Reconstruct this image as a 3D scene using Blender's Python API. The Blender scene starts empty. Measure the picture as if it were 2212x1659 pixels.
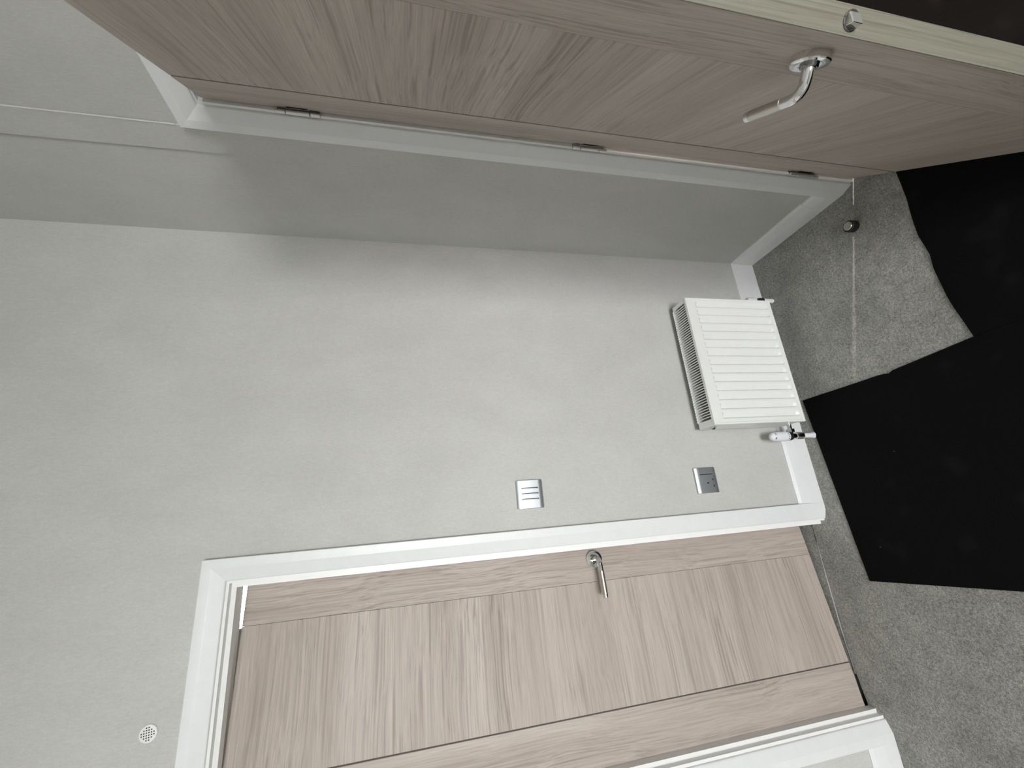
import bpy, bmesh, math, random
from mathutils import Vector, Matrix
random.seed(7)
C = bpy.context.scene.collection
S = bpy.context.scene
PI = math.pi

# ------------------------------------------------------------------ camera
# phone held sideways: the picture's right is the room's down
Rm = ((0.94785537, -0.31846207, -0.01233323),
      (-0.08343839, -0.21062148, -0.97400032),
      (0.30758451, 0.92424050, -0.22621067))
right, down, fwd = (Vector(r) for r in Rm)
cam = bpy.data.cameras.new('camera'); co = bpy.data.objects.new('camera', cam); C.objects.link(co)
cam.sensor_fit = 'HORIZONTAL'; cam.sensor_width = 36.0; cam.lens = 905.29 / 2212 * 36.0
cam.clip_start = 0.02
M = Matrix.Identity(4)
for i, a in enumerate((down, right, -fwd)):
    for j in range(3): M[j][i] = a[j]
M.translation = Vector((0, 0, 1.427))
co.matrix_world = M
S.camera = co

# ------------------------------------------------------------------ sky, lights, exposure
S.view_settings.view_transform = 'Standard'; S.view_settings.look = 'None'
S.view_settings.gamma = 1.0; S.view_settings.exposure = 0.0
try: S.view_settings.use_curve_mapping = False
except Exception: pass
w = bpy.data.worlds.new('overcast_sky'); S.world = w; w.use_nodes = True
bg = w.node_tree.nodes['Background']
bg.inputs[0].default_value = (0.985, 0.995, 1.0, 1); bg.inputs[1].default_value = 32.0

def portal(name, loc, sx, sy, rot):
    l = bpy.data.lights.new(name, 'AREA'); l.shape = 'RECTANGLE'; l.size = sx; l.size_y = sy
    l.cycles.is_portal = True
    o = bpy.data.objects.new(name, l); C.objects.link(o); o.location = loc; o.rotation_euler = rot
WIN = (-1.50, 0.0, 0.55, 2.25)       # rear glazed doors x0,x1,z0,z1
RY = -3.6
portal('sky_portal', ((WIN[0]+WIN[1])/2, RY-0.02, (WIN[2]+WIN[3])/2), WIN[1]-WIN[0], WIN[3]-WIN[2], (PI/2, 0, 0))
portal('sky_portal_hall', (-0.175, 2.62, 2.20), 0.45, 0.50, (-PI/2, 0, 0))
lp = bpy.data.lights.new('downlight_lamp', 'SPOT'); lp.energy = 240; lp.spot_size = math.radians(82); lp.spot_blend = 0.25; lp.color = (1.0, 0.92, 0.84); lp.shadow_soft_size = 0.014
lo = bpy.data.objects.new('downlight_lamp', lp); C.objects.link(lo); lo.location = (2.02, 0.476, 2.30)

# ------------------------------------------------------------------ materials
def mat(name):
    m = bpy.data.materials.new(name); m.use_nodes = True
    return m, m.node_tree, m.node_tree.nodes['Principled BSDF']
def N(t, typ, **kw):
    n = t.nodes.new(typ)
    for k, v in kw.items(): setattr(n, k, v)
    return n
def coords(t, scale, rot=(0, 0, 0)):
    tc = N(t, 'ShaderNodeTexCoord'); mp = N(t, 'ShaderNodeMapping')
    mp.inputs['Scale'].default_value = scale; mp.inputs['Rotation'].default_value = rot
    t.links.new(tc.outputs['Object'], mp.inputs['Vector']); return mp.outputs['Vector']
def noise(t, vec, scale, detail=3, rough=0.55, dist=0.0):
    n = N(t, 'ShaderNodeTexNoise'); n.inputs['Scale'].default_value = scale
    n.inputs['Detail'].default_value = detail; n.inputs['Roughness'].default_value = rough
    n.inputs['Distortion'].default_value = dist
    t.links.new(vec, n.inputs['Vector']); return n.outputs['Fac']
def ramp(t, fac, stops):
    r = N(t, 'ShaderNodeValToRGB'); e = r.color_ramp.elements
    while len(e) < len(stops): e.new(0.5)
    for el, (p, c) in zip(e, stops): el.position = p; el.color = (*c, 1)
    t.links.new(fac, r.inputs['Fac']); return r.outputs['Color']
def mix(t, mode, fac, a, b):
    n = N(t, 'ShaderNodeMix'); n.data_type = 'RGBA'; n.blend_type = mode
    if isinstance(fac, (int, float)): n.inputs[0].default_value = fac
    else: t.links.new(fac, n.inputs[0])
    for s, v in ((6, a), (7, b)):
        if isinstance(v, tuple): n.inputs[s].default_value = (*v, 1)
        else: t.links.new(v, n.inputs[s])
    return n.outputs[2]
def bump(t, p, h, strength, dist):
    b = N(t, 'ShaderNodeBump'); b.inputs['Strength'].default_value = strength; b.inputs['Distance'].default_value = dist
    t.links.new(h, b.inputs['Height']); t.links.new(b.outputs['Normal'], p.inputs['Normal'])

def plain(name, col, rough, metal=0.0, spec=0.5, var=0.03, vs=40):
    m, t, p = mat(name)
    v = noise(t, coords(t, (1, 1, 1)), vs, 3)
    lo = tuple(c*(1-var) for c in col); hi = tuple(min(1, c*(1+var)) for c in col)
    t.links.new(ramp(t, v, [(0.3, lo), (0.7, hi)]), p.inputs['Base Color'])
    p.inputs['Roughness'].default_value = rough; p.inputs['Metallic'].default_value = metal
    p.inputs['Specular IOR Level'].default_value = spec
    return m

def wallpaper(name, col):
    m, t, p = mat(name)
    v1 = noise(t, coords(t, (60, 60, 13)), 6.0, 4, 0.6)         # short vertical flecks
    v2 = noise(t, coords(t, (1, 1, 0.6)), 9.0, 4, 0.6)           # cloudy
    v3 = noise(t, coords(t, (260, 260, 260)), 1.0, 2)
    a = ramp(t, v1, [(0.28, tuple(c*0.935 for c in col)), (0.68, tuple(c*1.035 for c in col))])
    b = ramp(t, v2, [(0.3, (0.955, 0.955, 0.95)), (0.7, (1.03, 1.03, 1.03))])
    c = mix(t, 'MULTIPLY', 1.0, a, b)
    d = mix(t, 'MULTIPLY', 1.0, c, ramp(t, v3, [(0.3, (0.96, 0.96, 0.96)), (0.7, (1.03, 1.03, 1.03))]))
    t.links.new(d, p.inputs['Base Color']); p.inputs['Roughness'].default_value = 0.62
    p.inputs['Specular IOR Level'].default_value = 0.25
    bump(t, p, v1, 0.10, 0.002)
    return m

def wood(name, axis, light, mid, dark, wav=0.5):
    m, t, p = mat(name)
    # axis 'z': grain along local z (stiles);  'x': grain along local x (panels)
    def sc(al, ac): return (ac, ac, al) if axis == 'z' else (al, ac, ac)
    warp = noise(t, coords(t, sc(1.5, 5.0)), 1.0, 2, 0.5)
    cmb = N(t, 'ShaderNodeCombineXYZ')
    for i in ((0, 1) if axis == 'z' else (1, 2)): t.links.new(warp, cmb.inputs[i])
    def layer(al, ac, detail, rough, wv):
        add = N(t, 'ShaderNodeVectorMath', operation='MULTIPLY_ADD')
        t.links.new(cmb.outputs[0], add.inputs[0]); add.inputs[1].default_value = (wv*ac/10,)*3
        t.links.new(coords(t, sc(al, ac)), add.inputs[2])
        return noise(t, add.outputs[0], 1.0, detail, rough)
    g1 = layer(0.7, 13.0, 4, 0.55, wav)          # broad bands
    g2 = layer(1.0, 190.0, 3, 0.6, wav*0.75)         # growth lines
    g3 = layer(9.0, 420.0, 2, 0.6, wav)          # fine pores
    gm = layer(0.9, 7.0, 2, 0.5, wav)            # where the lines are strong
    a = ramp(t, g1, [(0.30, dark), (0.48, mid), (0.70, light)])
    b = ramp(t, g2, [(0.36, (0.71, 0.685, 0.665)), (0.46, (0.96, 0.96, 0.96)), (0.64, (1.10, 1.10, 1.10))])
    st = ramp(t, gm, [(0.36, (0.25, 0.25, 0.25)), (0.60, (1, 1, 1))])
    c = mix(t, 'MULTIPLY', st, a, b)
    d = mix(t, 'MULTIPLY', 0.8, c, ramp(t, g3, [(0.3, (0.84, 0.83, 0.82)), (0.6, (1.05, 1.05, 1.05))]))
    t.links.new(d, p.inputs['Base Color']); p.inputs['Roughness'].default_value = 0.48
    p.inputs['Specular IOR Level'].default_value = 0.3
    bump(t, p, g2, 0.08, 0.002)
    return m

def carpet_mat(name):
    m, t, p = mat(name)
    pile = noise(t, coords(t, (1, 1, 1)), 420, 3, 0.7)
    tuft = noise(t, coords(t, (1, 1, 1)), 150, 3, 0.65, 0.6)
    lay = noise(t, coords(t, (1, 1, 1)), 26, 4, 0.6, 0.4)
    big = noise(t, coords(t, (1, 1, 1)), 5.5, 3, 0.5)
    a = ramp(t, pile, [(0.30, (0.25, 0.25, 0.232)), (0.5, (0.43, 0.428, 0.40)), (0.72, (0.68, 0.675, 0.635))])
    b = ramp(t, tuft, [(0.34, (0.66, 0.66, 0.66)), (0.64, (1.22, 1.22, 1.22))])
    c = mix(t, 'MULTIPLY', 1.0, a, b)
    d = mix(t, 'MULTIPLY', 1.0, c, ramp(t, lay, [(0.32, (0.86, 0.86, 0.86)), (0.66, (1.08, 1.08, 1.08))]))
    e = mix(t, 'MULTIPLY', 1.0, d, ramp(t, big, [(0.32, (0.86, 0.86, 0.86)), (0.68, (1.10, 1.10, 1.09))]))
    t.links.new(e, p.inputs['Base Color']); p.inputs['Roughness'].default_value = 0.95
    p.inputs['Specular IOR Level'].default_value = 0.05
    hs = N(t, 'ShaderNodeMath', operation='ADD'); t.links.new(pile, hs.inputs[0]); t.links.new(tuft, hs.inputs[1])
    bump(t, p, hs.outputs[0], 0.9, 0.004)
    return m

def mat_sheet(name, col):
    m, t, p = mat(name)
    dust = noise(t, coords(t, (1, 1, 1)), 9.0, 2, 0.4)
    vor = N(t, 'ShaderNodeTexVoronoi'); vor.inputs['Scale'].default_value = 11.0
    t.links.new(coords(t, (1, 1, 1)), vor.inputs['Vector'])
    a = ramp(t, dust, [(0.62, col), (0.80, tuple(c*2.2 + 0.002 for c in col))])
    b = ramp(t, vor.outputs['Distance'], [(0.012, (0.30, 0.29, 0.27)), (0.030, (0, 0, 0))])
    t.links.new(mix(t, 'ADD', 0.5, a, b), p.inputs['Base Color'])
    p.inputs['Roughness'].default_value = 0.75; p.inputs['Specular IOR Level'].default_value = 0.04
    return m

WALL = (0.555, 0.55, 0.53)
m_wall = wallpaper('grey_wallpaper', WALL)
m_ceil = plain('ceiling_white', (0.82, 0.82, 0.81), 0.8)
m_trim = plain('white_trim_paint', (0.765, 0.775, 0.78), 0.38, var=0.015)
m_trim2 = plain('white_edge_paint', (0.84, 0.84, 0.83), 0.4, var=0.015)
L, Md, Dk = (0.50, 0.443, 0.397), (0.44, 0.383, 0.340), (0.385, 0.330, 0.289)
m_wz = wood('oak_upright_grain', 'z', L, Md, Dk, 0.85)
m_wx = wood('oak_cross_grain', 'x', L, Md, Dk)
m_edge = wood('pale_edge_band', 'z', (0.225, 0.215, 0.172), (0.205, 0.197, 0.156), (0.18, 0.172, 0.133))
m_groove = plain('dark_groove_core', (0.075, 0.058, 0.048), 0.7)
m_carpet = carpet_mat('grey_pile_carpet')
m_mat = mat_sheet('black_rubber_sheet', (0.0055, 0.0055, 0.0058))
m_hallfloor = mat_sheet('dark_brown_floor', (0.0080, 0.0066, 0.0064))
m_sub = plain('dark_subfloor', (0.02, 0.02, 0.02), 0.9)
m_chrome = plain('polished_chrome', (0.80, 0.80, 0.80), 0.07, 1.0, var=0.01)
m_dchrome = plain('dark_chrome', (0.26, 0.255, 0.25), 0.10, 1.0, var=0.01)
m_satin = plain('satin_nickel', (0.62, 0.585, 0.53), 0.30, 1.0, var=0.02)
m_hinge = plain('brushed_hinge_steel', (0.72, 0.70, 0.68), 0.36, 0.85, var=0.01)
m_plate = plain('silver_plate', (0.56, 0.585, 0.61), 0.40, 0.88, var=0.01)
m_slit = plain('dark_slit', (0.02, 0.02, 0.022), 0.4)
m_rad = plain('radiator_enamel', (0.84, 0.85, 0.83), 0.32, var=0.01)
m_fin = plain('convector_shade', (0.03, 0.031, 0.040), 0.5)  # near-black: the shade inside the radiator is painted into the fins
m_plastic = plain('white_plastic', (0.80, 0.80, 0.84), 0.35, var=0.01)
m_mark = plain('grey_print', (0.22, 0.22, 0.24), 0.5)
m_rubber = plain('black_rubber', (0.012, 0.012, 0.012), 0.45)
m_hole = plain('vent_hole_black', (0.05, 0.05, 0.05), 0.8)

# ------------------------------------------------------------------ mesh helpers
class MB:
    def __init__(s): s.v = []; s.f = []
    def add(s, vs, fs, mtx=None):
        b = len(s.v)
        s.v += [tuple((mtx @ Vector(v)) if mtx else v) for v in vs]
        s.f += [tuple(b+i for i in f) for f in fs]; return s
    def box(s, a, b, mtx=None):
        x0, y0, z0 = a; x1, y1, z1 = b
        vs = [(x0,y0,z0),(x1,y0,z0),(x1,y1,z0),(x0,y1,z0),(x0,y0,z1),(x1,y0,z1),(x1,y1,z1),(x0,y1,z1)]
        return s.add(vs, [(0,3,2,1),(4,5,6,7),(0,1,5,4),(1,2,6,5),(2,3,7,6),(3,0,4,7)], mtx)
    def bbox(s, a, b, r, mtx=None):
        """box with chamfered edges"""
        bm = bmesh.new(); bmesh.ops.create_cube(bm, size=1)
        for v in bm.verts:
            v.co = Vector([(a[i]+b[i])/2 + v.co[i]*(b[i]-a[i]) for i in range(3)])
        bmesh.ops.bevel(bm, geom=list(bm.edges), offset=r, segments=2, profile=0.6, affect='EDGES')
        bm.verts.index_update()
        s.add([tuple(v.co) for v in bm.verts], [tuple(v.index for v in f.verts) for f in bm.faces], mtx); bm.free(); return s
    def lathe(s, prof, n=32, mtx=None):
        """prof [(r,h)] about local z, closed at the ends when r=0 or capped"""
        vs = []; fs = []; k = len(prof)
        for i in range(n):
            a = 2*PI*i/n
            for r, h in prof: vs.append((r*math.cos(a), r*math.sin(a), h))
        for i in range(n):
            j = (i+1) % n
            for q in range(k-1): fs.append((i*k+q, j*k+q, j*k+q+1, i*k+q+1))
        if prof[0][0] > 1e-6: fs.append(tuple(i*k for i in range(n))[::-1])
        if prof[-1][0] > 1e-6: fs.append(tuple(i*k+k-1 for i in range(n)))
        return s.add(vs, fs, mtx)
    def tube(s, pts, rad, n=20, mtx=None, flat=1.0):
        """tube along a path; rad number or list; flat squashes along local z"""
        P = [Vector(p) for p in pts]; k = len(P)
        if not isinstance(rad, (list, tuple)): rad = [rad]*k
        up = Vector((0, 0, 1)); vs = []; fs = []
        for i, p in enumerate(P):
            t = (P[min(i+1, k-1)]-P[max(i-1, 0)]).normalized()
            a = t.cross(up)
            if a.length < 1e-4: a = Vector((1, 0, 0))
            a.normalize(); b = a.cross(t).normalized()
            for q in range(n):
                an = 2*PI*q/n
                vs.append(tuple(p + a*math.cos(an)*rad[i] + b*math.sin(an)*rad[i]*flat))
        for i in range(k-1):
            for q in range(n):
                r = (q+1) % n
                fs.append((i*n+q, i*n+r, (i+1)*n+r, (i+1)*n+q))
        fs.append(tuple(range(n))); fs.append(tuple((k-1)*n+q for q in range(n))[::-1])
        return s.add(vs, fs, mtx)
    def strip(s, prof, o, Sd, Wd, Td, s0, s1):
        """moulding: profile (w,t) swept along Sd; ends s0(w), s1(w) may be mitred"""
        o, Sd, Wd, Td = Vector(o), Vector(Sd), Vector(Wd), Vector(Td); k = len(prof); vs = []
        for e in (s0, s1):
            for w_, t_ in prof:
                vs.append(tuple(o + Sd*(e(w_) if callable(e) else e) + Wd*w_ + Td*t_))
        fs = [(i, (i+1) % k, k+(i+1) % k, k+i) for i in range(k)]
        fs += [tuple(range(k))[::-1], tuple(range(k, 2*k))]
        return s.add(vs, fs)
    def prism(s, poly, z0, z1, mtx=None):
        k = len(poly)
        vs = [(x, y, z0) for x, y in poly] + [(x, y, z1) for x, y in poly]
        fs = [tuple(range(k))[::-1], tuple(range(k, 2*k))] + [(i, (i+1) % k, k+(i+1) % k, k+i) for i in range(k)]
        return s.add(vs, fs, mtx)
    def obj(s, name, m, parent=None, smooth=None, bevel=0):
        me = bpy.data.meshes.new(name); me.from_pydata(s.v, [], s.f)
        bm = bmesh.new(); bm.from_mesh(me); bmesh.ops.recalc_face_normals(bm, faces=bm.faces); bm.to_mesh(me); bm.free()
        for x in (m if isinstance(m, (list, tuple)) else [m]): me.materials.append(x)
        if smooth is not None:
            for p in me.polygons: p.use_smooth = True
            try: me.set_sharp_from_angle(angle=math.radians(smooth))
            except Exception: pass
        o = bpy.data.objects.new(name, me); C.objects.link(o)
        if parent: o.parent = parent
        if bevel:
            b = o.modifiers.new('edge', 'BEVEL'); b.width = bevel; b.segments = 2; b.limit_method = 'ANGLE'
        return o

def tag(o, label=None, cat=None, group=None, kind=None):
    if label: o['label'] = label
    if cat: o['category'] = cat
    if group: o['group'] = group
    if kind: o['kind'] = kind
    return o
def empty(name, loc=(0, 0, 0), rz=0.0):
    o = bpy.data.objects.new(name, None); C.objects.link(o); o.location = loc; o.rotation_euler = (0, 0, rz)
    o.empty_display_size = 0.1; return o
def struct(o, label, cat): return tag(o, label, cat, kind='structure')

# ------------------------------------------------------------------ shell
YB, XR, ZC = 1.31, 0.973, 2.75         # back wall face, right wall face, ceiling
XL = -3.0
WT = 0.10
# left doorway (in the back wall): lining faces
DX0, DX1, DZ = -0.6816, -0.094, 1.896
b = MB()
b.box((XL-WT, YB, -0.1), (DX0-0.02, YB+WT, ZC))
b.box((DX1+0.02, YB, -0.1), (XR+WT, YB+WT, ZC))
b.box((DX0-0.02, YB, DZ+0.02), (DX1+0.02, YB+WT, ZC))
struct(b.obj('wall_back', m_wall), 'pale grey wallpapered wall behind the radiator and left door', 'wall')
# right doorway (in the right wall): lining faces
RY1, RY0, RZ = 0.8347, 0.1395, 1.905
b = MB()
b.box((XR, RY1+0.02, -0.1), (XR+WT, YB, ZC))
b.box((XR, RY, -0.1), (XR+WT, RY0-0.02, ZC))
b.box((XR, RY0-0.02, RZ+0.02), (XR+WT, RY1+0.02, ZC))
struct(b.obj('wall_right', m_wall), 'shaded grey wallpapered side wall with the hinged door', 'wall')
b = MB(); b.box((XL-WT, RY, -0.1), (XL, YB, ZC)); struct(b.obj('wall_left', m_wall), 'grey wall on the left outside the picture', 'wall')
b = MB()
b.box((XL-WT, RY-WT, -0.1), (WIN[0], RY, ZC)); b.box((WIN[1], RY-WT, -0.1), (XR+WT, RY, ZC))
b.box((WIN[0], RY-WT, -0.1), (WIN[1], RY, WIN[2])); b.box((WIN[0], RY-WT, WIN[3]), (WIN[1], RY, ZC))
struct(b.obj('wall_front', m_wall), 'grey wall behind the camera with the big window', 'wall')
b = MB(); b.box((XL-WT, RY-WT, ZC), (2.75, 2.75, ZC+0.08)); struct(b.obj('ceiling', m_ceil), 'flat white ceiling above the picture', 'ceiling')
# window behind the camera (daylight)
wn = struct(empty('window_1', (0, RY, 0)), 'large white framed window behind the camera', 'window')
b = MB()
x0, x1, z0, z1 = WIN
for a in (x0, (x0+x1)/2-0.03, x1-0.06): b.box((a, -0.09, z0), (a+0.06, -0.03, z1))
b.box((x0, -0.09, z0), (x1, -0.03, z0+0.06)); b.box((x0, -0.09, z1-0.06), (x1, -0.03, z1)); b.box((x0, -0.09, 1.62), (x1, -0.03, 1.66))
b.obj('window_frame', m_trim, wn)

struct(MB().box((-9.0, -16.0, -0.70), (7.0, RY-WT-0.02, -0.60)).obj('ground', plain('unseen_ground', (0.19, 0.195, 0.175), 0.9)), 'unseen ground added outside the rear window to darken the upper room', 'ground')  # unseen slab, added to cut the upward light on ceiling and upper walls
# floor: dark subfloor, carpet on it, doorway strip
fl = struct(MB().box((XL-WT, RY-WT, -0.10), (2.75, 2.75, -0.016)).obj('floor', m_sub), 'floor under the grey carpet', 'floor')
edge = [(-0.094, 1.3675), (-0.25, 1.3670), (-0.40, 1.3672), (-0.50, 1.3668), (-0.56, 1.3640), (-0.62, 1.3575), (-0.6816, 1.3490)]
poly = [(XL, RY), (XR+0.02, RY), (XR+0.02, YB-0.002), (DX1, YB-0.002)] + edge + [(DX0, YB-0.002), (XL, YB-0.002)]
MB().prism(poly, -0.016, 0.0).obj('carpet', m_carpet, fl)
MB().prism([(DX0, 1.3745), (DX1, 1.3705), (DX1, 2.6), (DX0-0.6, 2.6), (DX0-0.6, 1.5), (DX0, 1.5)], -0.016, -0.001).obj('carpet', m_carpet, fl)
tb = MB().prism([(-0.17, 1.3684), (-0.30, 1.3680), (-0.45, 1.3680), (-0.585, 1.3655), (-0.585, 1.3668), (-0.45, 1.3722), (-0.30, 1.3718), (-0.17, 1.3692)], -0.012, -0.0005).obj('threshold_strip', m_trim2, fl)  # tapering white strip in the slot between the carpets
tag(tb, 'thin white strip across the threshold')
MB().box((XR+0.02, -0.9, -0.016), (2.7, 1.6, 0.0)).obj('bare_floor', m_hallfloor, fl)

# ------------------------------------------------------------------ mouldings
AW = 0.056
ARCH = [(0, 0), (0, 0.0035), (0.0012, 0.0058), (0.0035, 0.0072), (0.0065, 0.0080), (0.0310, 0.0170), (0.0335, 0.0178), (0.0545, 0.0180), (0.0560, 0.0168), (0.0560, 0)]
def frame(name, label, o, Xd, Td, x0, x1, zi, lin0, lin1, linz, depth, stop0, stop1, stopw, foot0=0.0):
    """door casing on a wall: local x along the wall, t out of the wall"""
    root = struct(empty(name, o), label, 'door frame')
    X, T, Z = Vector(Xd), Vector(Td), Vector((0, 0, 1))
    mi = lambda wv: zi + wv
    a = MB().strip(ARCH, X*x0, Z, -X, T, foot0, mi); a.obj('architrave', m_trim, root, smooth=25)
    a = MB().strip(ARCH, X*x1, Z, X, T, foot0, mi); a.obj('architrave', m_trim, root, smooth=25)
    a = MB().strip(ARCH, Z*zi, X, Z, T, lambda wv: x0-wv, lambda wv: x1+wv); a.obj('architrave', m_trim, root, smooth=25)
    def bx(ax, az, at, bx_, bz, bt):
        vs = []
        for zz in (az, bz):
            for xx, tt in ((ax, at), (bx_, at), (bx_, bt), (ax, bt)): vs.append(tuple(X*xx + T*tt + Z*zz))
        return MB().add(vs, [(0,1,2,3),(4,7,6,5),(0,4,5,1),(1,5,6,2),(2,6,7,3),(3,7,4,0)])
    F = 0.0008
    bx(lin0-0.019, foot0, F, lin0, linz+0.019, -depth).obj('lining', m_trim2, root)
    bx(lin1, foot0, F, lin1+0.019, linz+0.019, -depth).obj('lining', m_trim2, root)
    bx(lin0, linz, F, lin1, linz+0.019, -depth).obj('lining', m_trim2, root)
    bx(lin0, foot0, -stop0, lin0+stopw, linz, -stop1).obj('door_stop', m_trim2, root)
    bx(lin1-stopw, foot0, -stop0, lin1, linz, -stop1).obj('door_stop', m_trim2, root)
    bx(lin0+stopw, linz-stopw, -stop0, lin1-stopw, linz, -stop1).obj('door_stop', m_trim2, root)
    return root
frame('trim_1', 'bright white casing around the left door, mitred corner', (0, YB, 0), (1, 0, 0), (0, -1, 0),
      -0.6900, -0.0878, 1.9030, DX0, DX1, DZ, WT, 0.017, 0.043, 0.0118, -0.001)
frame('trim_2', 'shaded white casing around the open door on the side wall', (XR, 0, 0), (0, 1, 0), (-1, 0, 0),
      0.1335, 0.8415, 1.9090, RY0, RY1, RZ, WT, 0.038, 0.062, 0.0115, -0.001)

SH = 0.094
SK = [(0, 0), (0, 0.0040), (0.0025, 0.0050), (0.0050, 0.0070), (0.0085, 0.0095), (0.0110, 0.0105), (0.0440, 0.0168), (0.0480, 0.0176), (SH, 0.0178), (SH, 0)]
def skirt(name, label, o, Sd, Td, s0, s1, m=m_trim, H=SH):
    pr = [(wv*H/SH, tv) for wv, tv in SK]
    a = MB().strip(pr, Vector(o)+Vector((0, 0, H)), Sd, (0, 0, -1), Td, s0, s1)
    return a.obj(name, m, None, smooth=25)
o = skirt('baseboard_back', '', (0, YB, 0), (1, 0, 0), (0, -1, 0), -0.0878+0.055, XR); struct(o, 'white baseboard below the radiator between corner and left door', 'baseboard')
o = skirt('baseboard_left', '', (0, YB, 0), (1, 0, 0), (0, -1, 0), XL, -0.6900-0.055); struct(o, 'short white baseboard left of the left door', 'baseboard')
o = skirt('baseboard_right', '', (XR, 0, 0), (0, 1, 0), (-1, 0, 0), 0.950, YB-0.0005); struct(o, 'shaded white baseboard on the side wall by the open door', 'baseboard')
pr = skirt('baseboard_end', '', (XR, 0, 0), (0, 1, 0), (-1, 0, 0), 0.8960, 0.950, H=0.0885); pr.parent = o
# wallpaper seam beside the open door: slightly proud board with a bead, fading out downwards
b = MB()
zt, zm, zb = ZC, 1.75, 0.75
ya, yb_ = 0.9035, 0.9790
for (z0, z1, t0, t1, w0, w1) in ((zm, zt, 0.0036, 0.0058, 0.9765, 0.9840), (zb, zm, 0.0002, 0.0036, 0.9480, 0.9765)):
    vs = [(XR, ya, z0), (XR-t0, ya, z0), (XR-t0, w0, z0), (XR, w0, z0), (XR, ya, z1), (XR-t1, ya, z1), (XR-t1, w1, z1), (XR, w1, z1)]
    b.add(vs, [(0,1,2,3),(4,7,6,5),(0,4,5,1),(1,5,6,2),(2,6,7,3),(3,7,4,0)])
struct(b.obj('trim_3', m_wall), 'slightly raised wallpapered strip beside the open door', 'wall strip')
b = MB().tube([(XR-0.0030, 0.9035, RZ+0.075), (XR-0.0030, 0.9050, ZC)], 0.0022, 10)
struct(b.obj('trim_4', m_wall, None, smooth=60), 'thin vertical wallpaper bead above the open door', 'wall bead')

# rooms beyond the doors
b = MB()
b.box((-1.3, 2.6, -0.1), (-0.40, 2.7, ZC)); b.box((0.05, 2.6, -0.1), (1.08, 2.7, ZC)); b.box((-0.40, 2.6, -0.1), (0.05, 2.7, 1.95)); b.box((-0.40, 2.6, 2.45), (0.05, 2.7, ZC))
b.box((-1.4, YB+WT, -0.1), (-1.3, 2.7, ZC))
struct(b.obj('wall_far', plain('taupe_wall', (0.21, 0.19, 0.17), 0.7)), 'walls of the bright room behind the left door', 'wall')
b = MB(); b.box((2.6, -0.9, -0.1), (2.7, 2.7, ZC)); b.box((XR+WT, -1.0, -0.1), (2.7, -0.9, ZC)); b.box((1.08, 1.5, -0.1), (2.7, 2.7, ZC))
struct(b.obj('wall_outer', m_wall), 'walls of the dim room behind the open door', 'wall')

# ------------------------------------------------------------------ doors
def handle(door, x, z, sgn):
    """rose + lever on the visible (local -y) face; lever points to local x*sgn"""
    toY = Matrix.Translation((x, 0, z)) @ Matrix.Rotation(PI/2, 4, 'X')     # local z -> -y
    rose = MB().lathe([(0.0262, 0.0), (0.0268, 0.0015), (0.0268, 0.0095), (0.0255, 0.0112), (0.0170, 0.0118), (0.0150, 0.0116), (0.0, 0.0116)], 40, toY)
    r = rose.obj('handle_rose', m_chrome, door, smooth=30); tag(r, 'round chrome rose')
    pts = [(x, -0.008, z), (x, -0.030, z)]; R = 0.020
    for i in range(0, 9):
        a = PI/2*i/8; pts.append((x + sgn*R*(1-math.cos(a)), -0.030-R*math.sin(a), z))
    pts.append((x+sgn*0.036, -0.050, z))
    rad = [0.0090, 0.0086] + [0.0084]*9 + [0.0084]
    lv = MB().tube(pts, rad, 24).obj('lever', m_chrome, door, smooth=40); tag(lv, 'bent chrome lever neck')
    g = MB().tube([(x+sgn*0.036, -0.050, z), (x+sgn*0.0365, -0.050, z), (x+sgn*0.103, -0.050, z), (x+sgn*0.1035, -0.050, z)], [0.0080, 0.0087, 0.0087, 0.0080], 24).obj('grip', m_satin, lv, smooth=40)
    tag(g, 'satin metal grip')
    MB().tube([(x+sgn*0.1035, -0.050, z), (x+sgn*0.1125, -0.050, z), (x+sgn*0.1135, -0.050, z)], [0.0084, 0.0084, 0.0074], 24).obj('end_cap', m_chrome, lv, smooth=40)
    MB().lathe([(0.0125, 0.0110), (0.0125, 0.0145), (0.0112, 0.0155), (0.0, 0.0155)], 28, toY).obj('collar', m_dchrome, lv, smooth=30)

def leaf(door, x0, xa, xb, x1, z0, z1, hinge_left=True, th=0.035, gw=0.0030):
    """door leaf in local coords; visible face y=0, thickness to +y; xa/xb = stile|panel joints"""
    gd = 0.0008; lw = 0.0006
    ga, gb = (gw, lw) if hinge_left else (lw, gw)
    def vstile(a, b, ca, cb):
        bb = MB(); poly = [(a, th), (a, ca), (a+ca, 0), (b-cb, 0), (b, cb), (b, th)]
        return bb.prism(poly, z0, z1)
    ch = 0.0008
    vstile(x0, xa, ch, 0.0010).obj('stile', m_wz, door)
    vstile(xb, x1, 0.0006, ch).obj('stile', m_wz, door)
    bb = MB(); poly = [(xa+ga, th-0.001), (xa+ga, 0.0010), (xa+ga+0.0008, 0.0003), (xb-gb-0.0006, 0.0003), (xb-gb, 0.0008), (xb-gb, th-0.001)]
    bb.prism(poly, z0, z1).obj('panel', m_wx, door)
    MB().box((xa-0.002, gd, z0+0.001), (xa+ga+0.002, th-0.002, z1-0.001)).obj('groove', m_groove, door)

# left door, slightly ajar
aL = math.radians(6.21)
dl = struct(empty('door_1', (-0.6672, 1.3526, 0.0), aL), 'light oak effect left door, slightly ajar, in white casing', 'door')
leaf(dl, -0.0125, 0.1178, 0.4585, 0.5660, 0.012, 1.8872, True)
handle(dl, 0.5255, 0.8585, -1)

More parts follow.
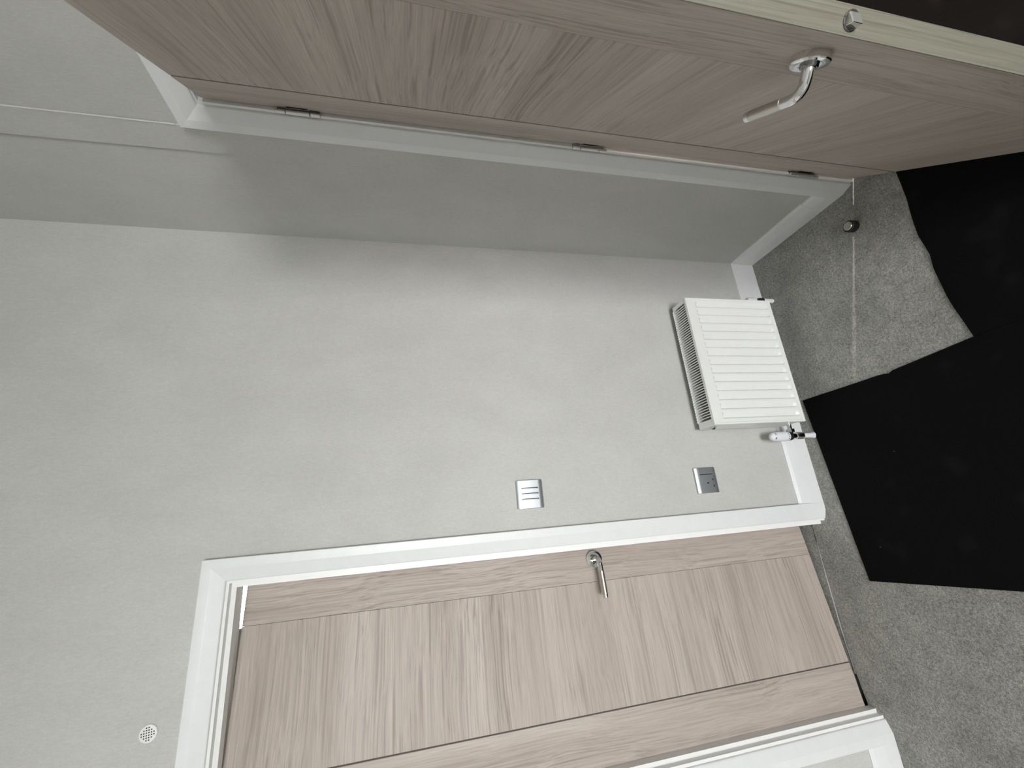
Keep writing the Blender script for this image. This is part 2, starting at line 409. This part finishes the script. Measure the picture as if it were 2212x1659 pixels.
# open door on the side wall; local x runs from the hinges to the free edge
d = Vector((-0.5906, -0.8070, 0)); ang = math.atan2(d.y, d.x)
hp = Vector((0.9012, 0.7248, 0)) - d*0.1215
do = struct(empty('door_2', hp, ang), 'shaded oak effect door standing open into the room', 'door')
# local +y must point away from the room face: rotate so face normal is local -y
nl = Matrix.Rotation(ang, 3, 'Z') @ Vector((0, -1, 0))
W2 = 0.6805
leaf(do, -0.0085, 0.1215, 0.5610, W2-0.0016, 0.010, 1.8960, True, gw=0.0058)
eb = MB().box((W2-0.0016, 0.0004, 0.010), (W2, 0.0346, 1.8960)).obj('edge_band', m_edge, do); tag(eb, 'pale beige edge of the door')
handle(do, 0.6215, 0.8565, -1)
# latch on the free edge
lt = MB().lathe([(0.0125, 0.0), (0.0125, 0.0012), (0.0115, 0.0020), (0.0, 0.0020)], 28, Matrix.Translation((W2, 0.0175, 0.8625)) @ Matrix.Rotation(PI/2, 4, 'Y') ).obj('latch_plate', m_dchrome, do, smooth=30)
bb = MB()
zc = 0.8625; y0_, y1_ = 0.0095, 0.0255; zz0, zz1 = zc-0.0085, zc+0.0085
vs = [(W2+0.0015, y0_, zz0), (W2+0.0015, y1_, zz0), (W2+0.0015, y1_, zz1), (W2+0.0015, y0_, zz1),
      (W2+0.0125, y0_+0.001, zz0), (W2+0.0045, y1_, zz0), (W2+0.0045, y1_, zz1), (W2+0.0125, y0_+0.001, zz1)]
bb.add(vs, [(0,1,2,3),(4,7,6,5),(0,4,5,1),(1,5,6,2),(2,6,7,3),(3,7,4,0)])
bb.obj('latch_bolt', m_chrome, lt, bevel=0.0012)
# hinges (in world coordinates, stored relative to the door)
inv = (Matrix.Translation(hp) @ Matrix.Rotation(ang, 4, 'Z')).inverted()
for za, zb_ in ((1.6415, 1.7410), (0.8930, 0.9920), (0.1545, 0.2600)):
    P = inv @ Vector((0.9655, 0.8290, 0))
    hg = empty('hinge', (P.x, P.y, za)); hg.parent = do
    h = zb_-za; seg = [(0, 0.22), (0.235, 0.765), (0.78, 1.0)]
    for q0, q1 in seg:
        MB().lathe([(0.0040, h*q0), (0.0050, h*q0+0.0008), (0.0050, h*q1-0.0008), (0.0040, h*q1)], 20).obj('knuckle', m_hinge, hg, smooth=40)
    # plate on the lining, plate on the door edge (hinge empty is aligned with the door)
    inv2 = Matrix.Translation((-P.x, -P.y, -za)) @ inv
    MB().box((0.9660, 0.8322, za+0.002), (1.0010, 0.8346, zb_-0.002), inv2).obj('hinge_plate', m_dchrome, hg)
    MB().box((-P.x-0.0014, -P.y-0.0015, h*0.24), (-P.x+0.0002, -P.y+0.030, h*0.76)).obj('hinge_plate', m_chrome, hg)
    MB().box((-P.x-0.001, -P.y-0.0012, h*0.26), (-P.x+0.009, -P.y+0.0, h*0.74)).obj('hinge_strap', m_dchrome, hg)

# ------------------------------------------------------------------ radiator
X0, X1, YF, YK, Z0, Z1 = 0.2455, 0.7270, 1.1950, 1.2830, 0.0770, 0.4500
rd = empty('radiator', ((X0+X1)/2, YB, 0)); tag(rd, 'white ribbed panel radiator on the wall with grille top', 'radiator')
ox = (X0+X1)/2; OM = Matrix.Translation((-ox, -YB, 0))
# front panel as one pressed sheet with 14 recessed flutes
nfl = 14; fx0, fx1 = X0+0.018, X1-0.008
pitch = (fx1-fx0)/nfl
xs = [X0, X0+0.0015, X0+0.0065, X0+0.008]; dep = [(0.002, 0), (0.0, 0), (0.0, 0), (0.0012, 0)]
for i in range(nfl):
    a = fx0 + i*pitch
    for fr, f in ((0.05, 0), (0.21, 1), (0.36, 0.96), (0.72, 0.35), (0.94, 0)):
        xs.append(a+fr*pitch); dep.append((0.0012, f))
xs += [X1-0.0065, X1-0.005, X1-0.0015, X1]; dep += [(0.0012, 0), (0.0, 0), (0.0, 0), (0.002, 0)]
zs = [Z0, Z0+0.0015, Z0+0.006, Z0+0.0075, Z0+0.018, Z0+0.027, Z1-0.0450, Z1-0.0385, Z1-0.008, Z1-0.0065, Z1-0.0015, Z1]
zf = [0, 0, 0, 0, 0, 1, 1, 0, 0, 0, 0, 0]; zr = [0.002, 0, 0, 0.0012, 0.0012, 0.0012, 0.0012, 0.0012, 0.0012, 0, 0, 0.002]
b = MB(); vs = []; nx = len(xs)
for j, z in enumerate(zs):
    for i, x in enumerate(xs):
        base = max(dep[i][0] if dep[i][0] in (0.0, 0.002) else 0.0, zr[j] if zr[j] in (0.0, 0.002) else 0.0)
        if dep[i][0] == 0.0012 and zr[j] == 0.0012: base = 0.0012
        vs.append((x, YF + base + 0.0068*dep[i][1]*zf[j], z))
fs = [(j*nx+i, j*nx+i+1, (j+1)*nx+i+1, (j+1)*nx+i) for j in range(len(zs)-1) for i in range(nx-1)]
nb = len(vs); rim = [i for i in range(nx)] + [j*nx+nx-1 for j in range(1, len(zs))] + [(len(zs)-1)*nx+i for i in range(nx-2, -1, -1)] + [j*nx for j in range(len(zs)-2, 0, -1)]
vs += [(vs[i][0], YF+0.011, vs[i][2]) for i in rim]; k = len(rim)
fs += [(rim[i], nb+i, nb+(i+1) % k, rim[(i+1) % k]) for i in range(k)]; fs.append(tuple(nb+i for i in range(k)))
b.add(vs, fs, OM); b.obj('front_panel', m_rad, rd, smooth=20)
MB().box((X0+0.004, YK-0.011, Z0+0.004), (X1-0.004, YK, Z1-0.004), OM).obj('back_panel', m_rad, rd, bevel=0.001)
for xa, xb in ((X0+0.0008, X0+0.0022), (X1-0.0022, X1-0.0008)):
    MB().box((xa, YF+0.006, Z0+0.012), (xb, YK-0.001, Z1-0.0008), OM).obj('side_panel', m_rad, rd)
# convector sheets inside
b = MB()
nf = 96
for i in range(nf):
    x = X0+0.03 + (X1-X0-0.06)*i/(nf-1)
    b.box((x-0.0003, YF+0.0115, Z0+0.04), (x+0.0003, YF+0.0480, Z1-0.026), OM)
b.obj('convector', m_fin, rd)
# top grille: frame with end plates, then one slat after another
b = MB()
b.box((X0+0.0010, YF+0.0100, Z1-0.0022), (X0+0.0225, YK-0.0015, Z1-0.0004), OM)
b.box((X1-0.0165, YF+0.0100, Z1-0.0022), (X1-0.0010, YK-0.0015, Z1-0.0004), OM)
b.box((X0+0.0010, YF+0.0100, Z1-0.0060), (X1-0.0010, YF+0.0125, Z1-0.0004), OM)
b.box((X0+0.0010, YK-0.0042, Z1-0.0060), (X1-0.0010, YK-0.0015, Z1-0.0004), OM)
gr = b.obj('top_grille', m_rad, rd)
ga, gb_ = X0+0.0225, X1-0.0165; ns = 48; me = None
for i in range(1, ns):
    x = ga + (gb_-ga)*i/ns - ox
    if me is None:
        s0 = MB().box((-0.0013, YF+0.0120-YB, Z1-0.0040), (0.0013, YK-0.0040-YB, Z1-0.0008)).obj('slat', m_rad, gr); me = s0.data; s0.location.x = x
    else:
        so = bpy.data.objects.new('slat', me); C.objects.link(so); so.parent = gr; so.location.x = x
# rear lip tabs along the grille's back edge
b = MB()
for i in range(ns):
    x = ga + (gb_-ga)*(i+0.5)/ns
    b.box((x-0.0022, YK-0.0022, Z1-0.0005), (x+0.0022, YK-0.0008, Z1+0.0010), OM)
b.obj('grille_clip', m_rad, gr)['kind'] = 'stuff'
# bleed plug on the left end
pl = MB().lathe([(0.0105, 0), (0.0105, 0.004), (0.0085, 0.0055), (0.0, 0.0055)], 6, OM @ Matrix.Translation((X0+0.0008, YF+0.040, Z1-0.022)) @ Matrix.Rotation(-PI/2, 4, 'Y')).obj('bleed_plug', m_chrome, rd)
tag(pl, 'small chrome plug at the end')
MB().bbox((-0.004, -0.004, 0), (0.004, 0.004, 0.004), 0.0006, OM @ Matrix.Translation((X0-0.0046, YF+0.040, Z1-0.022)) @ Matrix.Rotation(-PI/2, 4, 'Y')).obj('plug_key', m_dchrome, pl)
# left valve with thermostatic head
vx, vy = 0.2040, 1.2500
A = OM @ Matrix.Translation((vx, vy, 0))
tv = MB().lathe([(0.0085, 0.082), (0.0095, 0.084), (0.0095, 0.112), (0.0085, 0.114)], 24, A).obj('thermostatic_valve', m_dchrome, rd, smooth=30); tag(tv, 'chrome valve with white head')
MB().lathe([(0.0118, 0.050), (0.0128, 0.052), (0.0128, 0.073), (0.0112, 0.079), (0.0085, 0.083)], 6, A).obj('nut', m_chrome, tv)
MB().lathe([(0.0115, 0.100), (0.0150, 0.103), (0.0158, 0.108), (0.0158, 0.117), (0.0145, 0.119)], 32, A).obj('collar', m_rubber, tv, smooth=30)
hd = MB().lathe([(0.0162, 0.118), (0.0172, 0.120), (0.0175, 0.128), (0.0172, 0.1335), (0.0165, 0.1340), (0.0165, 0.1348), (0.0172, 0.1355), (0.0170, 0.150), (0.0160, 0.166), (0.0150, 0.178), (0.0128, 0.186), (0.0085, 0.1905), (0.0, 0.1920)], 40, A).obj('valve_head', m_plastic, tv, smooth=40); tag(hd, 'white thermostatic head with grey marks')
for i in range(7):
    a = math.radians(-150 + i*22)
    MB().bbox((-0.0013, -0.0010, -0.0022), (0.0013, 0.0010, 0.0022), 0.0003, A @ Matrix.Translation((0.0170*math.cos(a), 0.0170*math.sin(a), 0.1265)) @ Matrix.Rotation(a+PI/2, 4, 'Z')).obj('scale_mark', m_mark, tv)
for aa, zz in ((-120, 0.178), (-60, 0.176)):
    a = math.radians(aa)
    MB().bbox((-0.0032, -0.0006, -0.0042), (0.0032, 0.0016, 0.0042), 0.0004, A @ Matrix.Translation((0.0148*math.cos(a), 0.0148*math.sin(a), zz)) @ Matrix.Rotation(a+PI/2, 4, 'Z') @ Matrix.Rotation(0.45, 4, 'X')).obj('head_slot', m_mark, tv)
MB().tube([(vx, vy, 0.098), (X0+0.002, vy, 0.098)], [0.0075, 0.0075], 20, OM).obj('valve_tail', m_chrome, tv, smooth=40)
MB().lathe([(0.0125, 0), (0.0135, 0.001), (0.0135, 0.011), (0.0125, 0.012)], 6, OM @ Matrix.Translation((vx+0.013, vy, 0.098)) @ Matrix.Rotation(PI/2, 4, 'Y')).obj('union_nut', m_chrome, tv)
MB().lathe([(0.0088, -0.008), (0.0088, 0.049), (0.0080, 0.051)], 24, A).obj('pipe', m_plastic, rd, smooth=40)
MB().lathe([(0.0115, 0.0), (0.0115, 0.003), (0.009, 0.005)], 24, A).obj('pipe_collar', m_plastic, rd, smooth=40)
# right lockshield valve
A = OM @ Matrix.Translation((0.7585, vy, 0))
lk = MB().lathe([(0.0100, 0.046), (0.0112, 0.048), (0.0112, 0.064), (0.0095, 0.070), (0.0085, 0.086)], 24, A).obj('lockshield_valve', m_dchrome, rd, smooth=30)
MB().lathe([(0.0108, 0.083), (0.0112, 0.085), (0.0108, 0.120), (0.0095, 0.124), (0.0, 0.1245)], 24, A).obj('valve_cap', m_plastic, lk, smooth=40)
MB().tube([(X1-0.002, vy, 0.085), (0.7585, vy, 0.085)], [0.0075, 0.0075], 20, OM).obj('valve_tail', m_chrome, lk, smooth=40)
MB().lathe([(0.0088, -0.008), (0.0088, 0.046), (0.0080, 0.048)], 24, A).obj('pipe', m_plastic, rd, smooth=40)

# ------------------------------------------------------------------ switch and socket plates
def plate_mesh(w_, h_, slots):
    """curved plate: flat in the middle, rounding back at top and bottom; rounded corners"""
    b = MB(); prof = [(-h_/2, 0.0), (-h_/2, 0.0040), (-h_/2+0.0012, 0.0056), (-h_/2+0.006, 0.0080), (-h_/2+0.013, 0.0098), (-h_/2+0.016, 0.0100)]
    prof = prof + [(-z, t) for z, t in prof[::-1]]
    def xw(z):
        r = 0.0045; e = h_/2 - abs(z)
        return w_/2 - (r - math.sqrt(max(0, r*r-(r-e)**2)) if e < r else 0)
    zz = []
    for i in range(len(prof)-1):
        (za, ta), (zb, tb) = prof[i], prof[i+1]
        zz.append(prof[i])
        if abs(zb-za) > 0.004 and min(abs(za), abs(zb)) > h_/2-0.014:
            zz.append(((za+zb)/2, (ta+tb)/2+0.0002))
    zz.append(prof[-1])
    extra = []
    for z, t in zz: extra.append((z, t))
    n = len(extra); vs = []
    for z, t in extra: x = xw(z); vs += [(-x, 0, z), (-x, -max(0, t-0.001), z), (-x+0.0012, -t, z), (x-0.0012, -t, z), (x, -max(0, t-0.001), z), (x, 0, z)]
    fs = []
    for i in range(n-1):
        for q in range(5): fs.append((i*6+q, i*6+q+1, (i+1)*6+q+1, (i+1)*6+q))
        fs.append((i*6+5, i*6, (i+1)*6, (i+1)*6+5))
    fs += [tuple(range(6)), tuple((n-1)*6+q for q in range(6))]
    return b.add(vs, fs)
# three-gang switch
sw = empty('light_switch', (0.0717, YB, 1.0815)); tag(sw, 'silver light switch plate with three slim rockers on the wall', 'light switch')
plate_mesh(0.0865, 0.0865, None).obj('plate', m_plate, sw, smooth=25)
for x in (0.0180, 0.0016, -0.0149):
    fr = MB().box((x-0.0022, -0.0103, -0.0265), (x+0.0022, -0.0085, 0.0265)).obj('rocker_slot', m_slit, sw)
    b = MB()
    vs = [(x-0.0021, -0.0095, -0.0262), (x+0.0004, -0.0095, -0.0262), (x+0.0008, -0.0095, 0.0262), (x-0.0021, -0.0095, 0.0262),
          (x-0.0021, -0.0106, -0.0255), (x-0.0008, -0.0106, -0.0255), (x+0.0004, -0.0135, 0.0255), (x-0.0021, -0.0135, 0.0255)]
    b.add(vs, [(0,3,2,1),(4,5,6,7),(0,1,5,4),(1,2,6,5),(2,3,7,6),(3,0,4,7)])
    tag(b.obj('rocker', m_plate, fr), 'slim tilted rocker')
# single socket
sk = empty('power_socket', (0.0744, YB, 0.4485)); tag(sk, 'dark silver single power socket low on the wall', 'power socket')
plate_mesh(0.0865, 0.0865, None).obj('plate', m_plate, sk, smooth=25)
b = MB().box((0.0185, -0.0103, -0.026), (0.0207, -0.0085, 0.026)); b.obj('switch_slot', m_slit, sk)
vs = [(0.0207, -0.0095, -0.026), (0.0405, -0.0095, -0.026), (0.0405, -0.0095, 0.026), (0.0207, -0.0095, 0.026),
      (0.0207, -0.0112, -0.026), (0.0405, -0.0102, -0.026), (0.0405, -0.0102, 0.026), (0.0207, -0.0112, 0.026)]
MB().add(vs, [(0,3,2,1),(4,5,6,7),(0,1,5,4),(1,2,6,5),(2,3,7,6),(3,0,4,7)]).obj('switch_rocker', m_plate, sk)
for x, z, hw, hh in ((-0.0095, -0.0020, 0.0022, 0.0042), (0.0012, -0.0235, 0.0034, 0.0021), (-0.0202, -0.0235, 0.0034, 0.0021)):
    pn = MB().box((x-hw, -0.0103, z-hh), (x+hw, -0.0085, z+hh)).obj('pin_hole', m_slit, sk)
    MB().box((x-hw, -0.0105, z-hh-0.0008), (x+hw, -0.0090, z-hh+0.0010)).obj('shutter', m_satin, pn)

# ------------------------------------------------------------------ round vent above the left door
vt = empty('ceiling_vent', (-0.3915, YB, 2.0268)); vt.name = 'round_vent'; tag(vt, 'small round white perforated vent on wall above left door', 'vent')
V = Matrix.Rotation(PI/2, 4, 'X')
MB().lathe([(0.0182, 0), (0.0182, 0.0020), (0.0172, 0.0036), (0.0145, 0.0042), (0.0, 0.0044)], 40, V).obj('face', m_trim2, vt, smooth=30)
hm = None; rot = math.radians(6)
for i in range(-3, 3):
    for j in range(-3, 3):
        x, z = (i+0.5)*0.0049, (j+0.5)*0.0049
        if math.hypot(x, z) > 0.0138: continue
        x, z = x*math.cos(rot)-z*math.sin(rot), x*math.sin(rot)+z*math.cos(rot)
        if hm is None:
            h = MB().lathe([(0.0015, 0.0), (0.0015, 0.0004), (0.0, 0.0004)], 10, V).obj('hole', m_hole, vt); hm = h.data
        else:
            h = bpy.data.objects.new('hole', hm); C.objects.link(h); h.parent = vt
        h.location = (x, -0.0042, z)

# ------------------------------------------------------------------ door stop and black sheets on the carpet
ds = empty('door_stop', (0.8280, 0.8800, 0.0)); tag(ds, 'small round black and chrome door stop on the carpet', 'door stop')
MB().lathe([(0.0175, -0.002), (0.0185, 0.001), (0.0185, 0.0240), (0.0170, 0.0262), (0.0135, 0.0262)], 36).obj('rubber_ring', m_rubber, ds, smooth=30)
MB().lathe([(0.0140, 0.020), (0.0140, 0.0275), (0.0130, 0.0290), (0.0, 0.0298)], 36).obj('cap', m_satin, ds, smooth=30)

sheetA = [(0.3354, 1.2500), (0.3357, 1.0125), (0.3362, 0.9700), (0.3345, 0.9500), (0.3310, 0.9400), (0.3370, 0.9260), (0.3400, 0.8900), (0.3540, 0.7185), (0.3700, -0.60), (-0.2050, -0.60), (-0.2671, 0.8346), (-0.2835, 1.2111)]
o = MB().prism(sheetA, 0.0, 0.0030).obj('floor_mat', m_mat); tag(o, 'flat black floor mat lying in front of radiator and left door', 'floor mat')
e2 = [(0.3545, 0.7185), (0.4069, 0.7253), (0.4450, 0.7310), (0.4820, 0.7342), (0.5250, 0.7350), (0.5713, 0.7357), (0.6133, 0.7304), (0.6450, 0.7330), (0.6807, 0.7368), (0.7400, 0.7330), (0.8027, 0.7256), (0.8500, 0.7235), (0.8994, 0.7220), (0.9300, 0.7200)]
sheetB = e2 + [(1.0000, 0.7150), (1.0000, 0.1650), (0.9500, 0.1550), (0.9400, -0.60), (0.3700, -0.60)]
o = MB().prism(sheetB, 0.0, 0.0030).obj('floor_mat', m_mat); tag(o, 'black floor sheet with wavy edge lying under the open door', 'floor mat')
